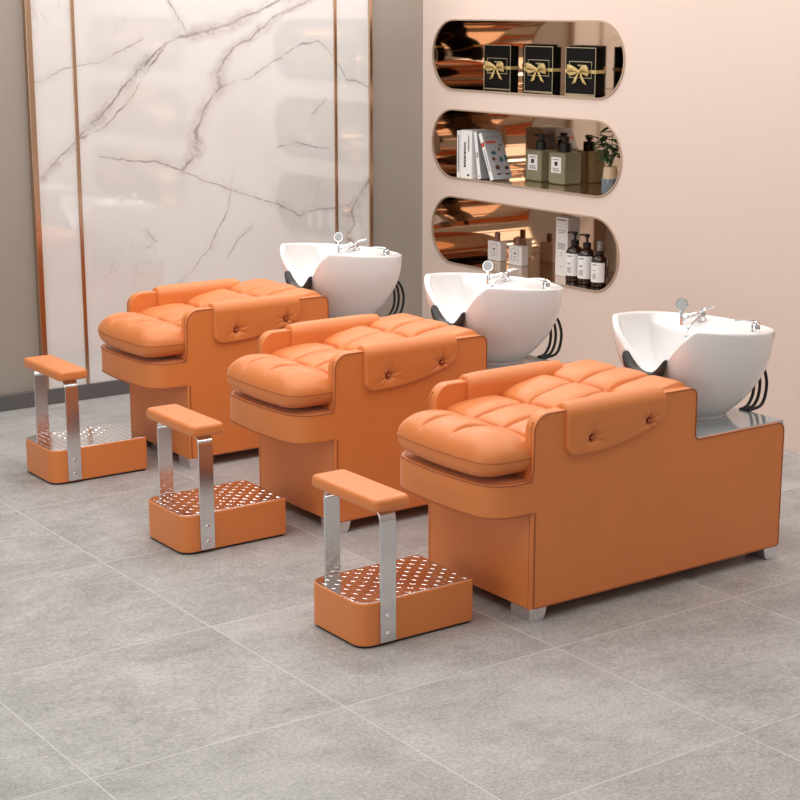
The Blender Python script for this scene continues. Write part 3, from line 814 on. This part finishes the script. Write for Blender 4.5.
def make_book(name_label, w, h, d, tilt, loc, cover=WHITE, lines=None, pics=False, red=None):
    """spine faces -x, thickness w along y, leaning towards +y by tilt"""
    t = thing('book', name_label, 'book', loc, 0, 'white books in the middle niche')
    t.rotation_euler = (-tilt, 0, 0); t.location.z += w*math.sin(tilt)
    bm = bmesh.new(); c = .0022
    box(bm, 0, c, 0, w, 0, h); box(bm, c, d, 0, c, 0, h); box(bm, c, d, w - c, w, 0, h)
    cv = obj('cover', bm, cover, t, smooth=False)
    if cover is not WHITE:
        bm = bmesh.new(); box(bm, -.0006, 0, .0005, w - .0005, .001, h - .001); obj('spine', bm, WHITE, cv, smooth=False)
    bm = bmesh.new(); box(bm, c, d - .004, c, w - c, .003, h - .003); obj('pages', bm, WHITE, t, smooth=False)
    for (z0, z1, yc, ww) in lines or []:
        bm = bmesh.new(); z = z0
        while z < z1:
            L = random.uniform(.006, .014); box(bm, -.0012, -.0004, w*yc - ww/2, w*yc + ww/2, z, min(z1, z + L)); z += L + .004
        obj('spine_lettering', bm, INK if pics is False else GREYINK, cv, smooth=False)
    if pics:
        y = -.0012
        def patch(x0, z0, x1, z1, m, nm):
            bm = bmesh.new(); cx, cz = (x0 + x1)/2, (z0 + z1)/2; n = 9
            pts = [(cx + (x1 - x0)/2*random.uniform(.75, 1.05)*math.cos(2*PI*k/n), cz + (z1 - z0)/2*random.uniform(.75, 1.05)*math.sin(2*PI*k/n)) for k in range(n)]
            prism(bm, pts, lambda p: (p[0], y, p[1]), lambda p: (p[0], .0004, p[1])); obj(nm, bm, m, cv, smooth=False)
        bm = bmesh.new(); box(bm, .012, .080, y, .0004, h - .066, h - .052); box(bm, -.0014, .012, .001, w - .001, h - .080, h - .055); obj('red_band', bm, RED, cv, smooth=False)
        for (x0, z0, x1, z1, m) in ((.030, .140, .065, .165, TEAL), (.025, .105, .05, .13, BROWNPRINT), (.085, .16, .10, .185, BROWNPRINT), (.075, .095, .105, .13, TEAL),
                                    (.030, .052, .070, .085, BROWNPRINT), (.095, .050, .130, .075, BROWNPRINT), (.112, .10, .132, .14, TEAL), (.03, .024, .07, .034, INK), (.09, .022, .125, .032, INK), (.10, .19, .115, .205, BROWNPRINT)):
            patch(x0, z0, x1, z1, m, 'cover_picture')
        bm = bmesh.new(); text_bars(bm, 0, 0, 0, .001, ()) ; 
        for x0, x1 in ((.02, .045), (.05, .075), (.08, .105)): box(bm, x0, x1, y, .0004, h - .035, h - .026)
        obj('cover_title', bm, GREYINK, cv, smooth=False)
    return t
BX = 5.775
make_book('slim upright white book at the left end of the row', .030, .258, .15, 0, (BX + .004, 7.546, Z2), lines=[(.03, .235, .5, .010)])
make_book('thick upright white book with a wide lettered spine', .100, .264, .17, 0, (BX, 7.436, Z2), lines=[(.06, .20, .62, .018), (.15, .24, .28, .010), (.012, .022, .3, .02)])
make_book('thin white book with grey cover tilted against the thick one', .027, .262, .165, math.radians(9.5), (BX + .006, 7.358, Z2), cover=GREYCOVER, lines=[(.12, .15, .5, .012), (.012, .02, .5, .008)])
make_book('picture book with grey illustrated cover leaning steeply, red band near its top', .028, .274, .134, math.radians(24.5), (BX - .002, 7.236, Z2), cover=GREYCOVER, lines=[(.05, .18, .5, .010)], pics=True)

def make_soap():
    t = thing('soap_bottle', '', 'soap bottle', group='olive pump bottles in the middle niche')
    w, h, d = .068, .172, .125
    bm = bmesh.new(); box(bm, 0, d, -w, w, 0, h); bt = obj('bottle', bm, SOAP, t, bevel=.012, seg=4)
    bm = bmesh.new(); box(bm, -.0012, .001, -.040, .040, .062, .146); lb = obj('paper_label', bm, WHITE, bt, smooth=False)
    bm = bmesh.new(); box(bm, -.002, -.001, -.012, .012, .100, .122)
    for z in (.132, .084, .076, .070): text_bars(bm, -.0012, 0, z, .003, (.016, .02, .012))
    obj('label_print', bm, INK, lb, smooth=False)
    bm = bmesh.new(); c = (d/2, 0, 0)
    lathe(bm, [(0, h), (.033, h), (.033, h + .042), (.028, h + .048), (.012, h + .050), (.012, h + .062), (0, h + .062)], c, 24)
    pm = obj('pump_collar', bm, BLACKPL, t)
    bm = bmesh.new(); lathe(bm, [(0, h + .058), (.020, h + .058), (.021, h + .078), (.016, h + .083), (0, h + .084)], c, 20)
    tube(bm, [(d/2, 0, h + .074), (d/2 - .01, .03, h + .076), (d/2 - .018, .052, h + .073)], [.008, .007, .005], 10)
    obj('pump_head', bm, BLACKPL, pm)
    return t
so = make_soap()
so.location = (5.962, 7.130, Z2); so['label'] = 'olive soap pump bottle standing further left, nearer the books'
dup(so, (5.955, 6.925, Z2), 'olive soap pump bottle standing further right, nearer the plant')

t = thing('potted_plant', 'small leafy plant in a two tone vase at the right end of the middle niche', 'plant', (5.880, 6.412, Z2))
bm = bmesh.new(); lathe(bm, [(0, 0), (.040, 0), (.044, .004), (.045, .074), (.0445, .078), (0, .078)], (0, 0, 0), 28); vs_ = obj('vase', bm, WATER, t)
bm = bmesh.new(); lathe(bm, [(0, .0775), (.040, .0775), (.034, .136), (.031, .139), (.030, .130), (.0, .128)], (0, 0, 0), 28); obj('vase_collar', bm, SANDBAND, t)
bs_, bl = bmesh.new(), bmesh.new()
for k in range(8):
    a = (.3, 1.0, 1.6, 2.3, 3.2, 4.2, 5.1, 5.8)[k]; rr = random.uniform(.05, .095); hh = random.uniform(.215, .325)
    ex, ey = rr*math.cos(a)*.7, rr*math.sin(a)*1.05
    ey = min(ey + .015, .09)
    pth = catmull([(0, 0, .12), (ex*.25, ey*.2, .12 + (hh - .12)*.4), (ex*.6, ey*.65, .12 + (hh - .12)*.8), (ex, ey, hh)], 5, False)
    tube(bs_, pth, .0022, 6)
    for j in range(6):
        p = pth[min(len(pth)-1, 6 + int(j*1.9))]
        b2 = random.uniform(0, 2*PI); d = Vector((math.cos(b2)*.7, math.sin(b2), random.uniform(-.3, .8))).normalized()
        L = random.uniform(.048, .080); sd = d.cross(Vector((0, 0, 1))).normalized(); up = sd.cross(d)
        spine = [p + d*L*f - up*(.018*f*f) for f in (0, .25, .5, .75, 1)]
        wd = [.001, .0135, .0175, .0125, .0008]
        rows = [[bl.verts.new(q - sd*w_ + up*.003), bl.verts.new(q), bl.verts.new(q + sd*w_ + up*.003)] for q, w_ in zip(spine, wd)]
        for A, B in zip(rows[:-1], rows[1:]):
            bl.faces.new((A[0], A[1], B[1], B[0])); bl.faces.new((A[1], A[2], B[2], B[1]))
stm = obj('stems', bs_, STEM, t); fo = obj('leaves', bl, LEAF, t, angle=180)
md = fo.modifiers.new('thick', 'SOLIDIFY'); md.thickness = .0008

def make_perfume():
    t = thing('perfume_bottle', '', 'perfume bottle', group='square white bottles in the bottom niche')
    w, h, d = .058, .112, .050
    bm = bmesh.new(); box(bm, 0, d, -w, w, 0, h); bt = obj('bottle', bm, WHITE, t, bevel=.004)
    bm = bmesh.new(); frame_bars(bm, 0, -.030, .030, .028, .094, .0014); obj('label_print', bm, GREYINK, bt, smooth=False); bm = bmesh.new(); box(bm, -.0012, 0, -.010, .010, .062, .074)
    obj('label_print', bm, GREYINK, bt, smooth=False)
    bm = bmesh.new(); text_bars(bm, 0, 0, .050, .0025, (.012, .010)); text_bars(bm, 0, 0, .042, .002, (.02,)); text_bars(bm, 0, 0, .036, .002, (.016,))
    obj('lettering', bm, GREYINK, bt, smooth=False)
    bm = bmesh.new(); lathe(bm, [(0, h), (.0165, h), (.0165, h + .046), (.014, h + .049), (0, h + .049)], (d/2, 0, 0), 20); obj('cap', bm, WOODCAP, t)
    return t
pf = make_perfume(); pf.location = (5.985, 7.490, Z3); pf['label'] = 'square white bottle with rosewood cap in the bottom niche, the left one'
dup(pf, (5.965, 7.275, Z3), 'square white bottle with rosewood cap in the bottom niche, the right one')

t = thing('product_carton', 'tall narrow white carton beside the dark pump bottles', 'carton', (5.925, 6.832, Z3))
bm = bmesh.new(); box(bm, 0, .085, -.049, .049, 0, .318); cb = obj('carton_body', bm, WHITE, t, bevel=.0015)
bm = bmesh.new(); text_bars(bm, 0, 0, .300, .008, (.075,)); 
for z, ws in ((.245, (.03, .035)), (.234, (.02, .03)), (.175, (.07,)), (.168, (.06,)), (.161, (.068,)), (.154, (.05,)), (.147, (.066,)), (.125, (.012,)), (.05, (.014,)), (.113, (.01,))):
    text_bars(bm, 0, 0 if len(ws) > 1 else .0, z, .0035, ws)
obj('lettering', bm, GREYINK, cb, smooth=False)

def body_label(bm, r, z0, z1, a0=150, a1=262, n=16):
    g0 = [[( (r + .0006)*math.cos(math.radians(a0 + (a1 - a0)*k/n)), (r + .0006)*math.sin(math.radians(a0 + (a1 - a0)*k/n)), z) for z in (z0, z1)] for k in range(n+1)]
    grid(bm, g0)
def label_text(bm, r, rows, ac=212):
    for z, h, spans in rows:
        for s0, s1 in spans:
            n = 4; g0 = [[((r + .0012)*math.cos(math.radians(ac + s0 + (s1 - s0)*k/n)), (r + .0012)*math.sin(math.radians(ac + s0 + (s1 - s0)*k/n)), z + hh) for hh in (0, h)] for k in range(n+1)]
            grid(bm, g0)
LT = [(.132, .006, [(-38, -2)]), (.096, .004, [(-34, -10)]), (.090, .004, [(-34, -14)])] + [(.072 - .006*i, .003, [(-36, -4 - (i % 3)*3)]) for i in range(5)]
def make_pump():
    t = thing('pump_bottle', '', 'pump bottle', group='dark amber pump bottles in the bottom niche')
    r = .047
    bm = bmesh.new(); lathe(bm, [(0, 0), (r - .004, 0), (r, .004), (r, .155), (r - .006, .168), (.028, .181), (.018, .186), (.018, .190), (0, .190)], n=32); bt = obj('bottle', bm, AMBER, t)
    bm = bmesh.new(); body_label(bm, r, .030, .148); lb = obj('paper_label', bm, WHITE, bt)
    bm = bmesh.new(); label_text(bm, r, LT[:1]); obj('label_title', bm, GREYINK, lb)
    bm = bmesh.new(); label_text(bm, r, LT[1:3]); obj('label_subtitle', bm, GREYINK, lb)
    bm = bmesh.new(); label_text(bm, r, LT[3:]); obj('label_print', bm, GREYINK, lb)
    bm = bmesh.new(); lathe(bm, [(0, .188), (.022, .188), (.022, .212), (.018, .216), (.007, .217), (.006, .245), (0, .245)], n=22); pm = obj('pump_collar', bm, BLACKPL, t)
    bm = bmesh.new(); lathe(bm, [(0, .243), (.013, .243), (.014, .256), (.010, .261), (0, .262)], n=18)
    tube(bm, [(0, 0, .255), (-.010, .022, .256), (-.018, .040, .252)], [.006, .0055, .0042], 10); obj('pump_head', bm, BLACKPL, pm)
    return t
pb = make_pump(); pb.location = (5.888, 6.680, Z3); pb['label'] = 'dark amber pump bottle right next to the tall white carton'
dup(pb, (5.875, 6.570, Z3), 'dark amber pump bottle between the other pump bottle and the spray bottle')
t = thing('spray_bottle', 'dark amber spray bottle with a clear grey cap, rightmost in the bottom niche', 'spray bottle', (5.866, 6.458, Z3))
r = .045
bm = bmesh.new(); lathe(bm, [(0, 0), (r - .004, 0), (r, .004), (r, .140), (r - .006, .152), (.026, .164), (.018, .168), (0, .168)], n=32); bt = obj('bottle', bm, AMBER, t)
bm = bmesh.new(); body_label(bm, r, .026, .128); lb = obj('paper_label', bm, WHITE, bt)
bm = bmesh.new(); label_text(bm, r, [(.114, .005, [(-38, -4)])]); obj('label_title', bm, GREYINK, lb)
bm = bmesh.new(); label_text(bm, r, [(.086, .004, [(-34, -12)])]); obj('label_subtitle', bm, GREYINK, lb)
bm = bmesh.new(); label_text(bm, r, [(.066 - .006*i, .003, [(-36, -10)]) for i in range(5)]); obj('label_print', bm, GREYINK, lb)
bm = bmesh.new(); lathe(bm, [(0, .166), (.019, .166), (.019, .186), (0, .187)], n=20); obj('collar', bm, BLACKPL, t)
bm = bmesh.new(); lathe(bm, [(0, .186), (.0165, .186), (.0165, .232), (.014, .236), (0, .237)], n=20); obj('cap', bm, simple('smoky_cap', (.22, .19, .18), .15, coat=.6), t)

# ------------------------------------------------------------------ light
def area(name, loc, rot, sx, sy, power, col=(1, 1, 1), spread=PI):
    L = bpy.data.lights.new(name, 'AREA'); L.shape = 'RECTANGLE'; L.size = sx; L.size_y = sy; L.energy = power; L.color = col
    L.spread = spread
    o = bpy.data.objects.new(name, L); COL.objects.link(o); o.location = loc; o.rotation_euler = rot
    return o
area('ceiling_light', (2.9, 5.1, 3.3), (0, 0, 0), 3.6, 3.0, 86, (1, .97, .94))
area('front_ceiling_light', (1.6, 2.4, 3.4), (0, 0, 0), 2.6, 1.2, 28, (1, .97, .94))
area('cove_light', (5.35, 4.6, 3.0), (0, math.radians(20), 0), .3, 6.5, 46, (1, .96, .92))
area('side_fill_light', (-2.3, 4.2, 1.9), (0, math.radians(-90), 0), 2.2, 4.0, 68, (1, .98, .96))  # unseen fill added to brighten the bed fronts, not a real window
area('wall_wash_light', (3.6, 7.45, 3.0), (math.radians(-16), 0, 0), 4.5, .3, 40, (1, .99, .985))
w = bpy.data.worlds.new('room_world'); scene.world = w; w.use_nodes = True
bg = w.node_tree.nodes['Background']; bg.inputs[0].default_value = (1.0, .975, .95, 1); bg.inputs[1].default_value = .41

# ------------------------------------------------------------------ camera
cam = bpy.data.cameras.new('camera'); co = bpy.data.objects.new('camera', cam); COL.objects.link(co)
co.location = (0, 0, 1.973)
cam.sensor_width = 36; cam.lens = 36*1676/800; cam.clip_end = 100
co.rotation_euler = (math.radians(90) - math.atan(392/1676), 0, math.radians(54.59990 - 90))
scene.camera = co
scene.view_settings.view_transform = 'Standard'; scene.view_settings.look = 'None'
scene.view_settings.exposure = -0.10; scene.view_settings.gamma = 1.0
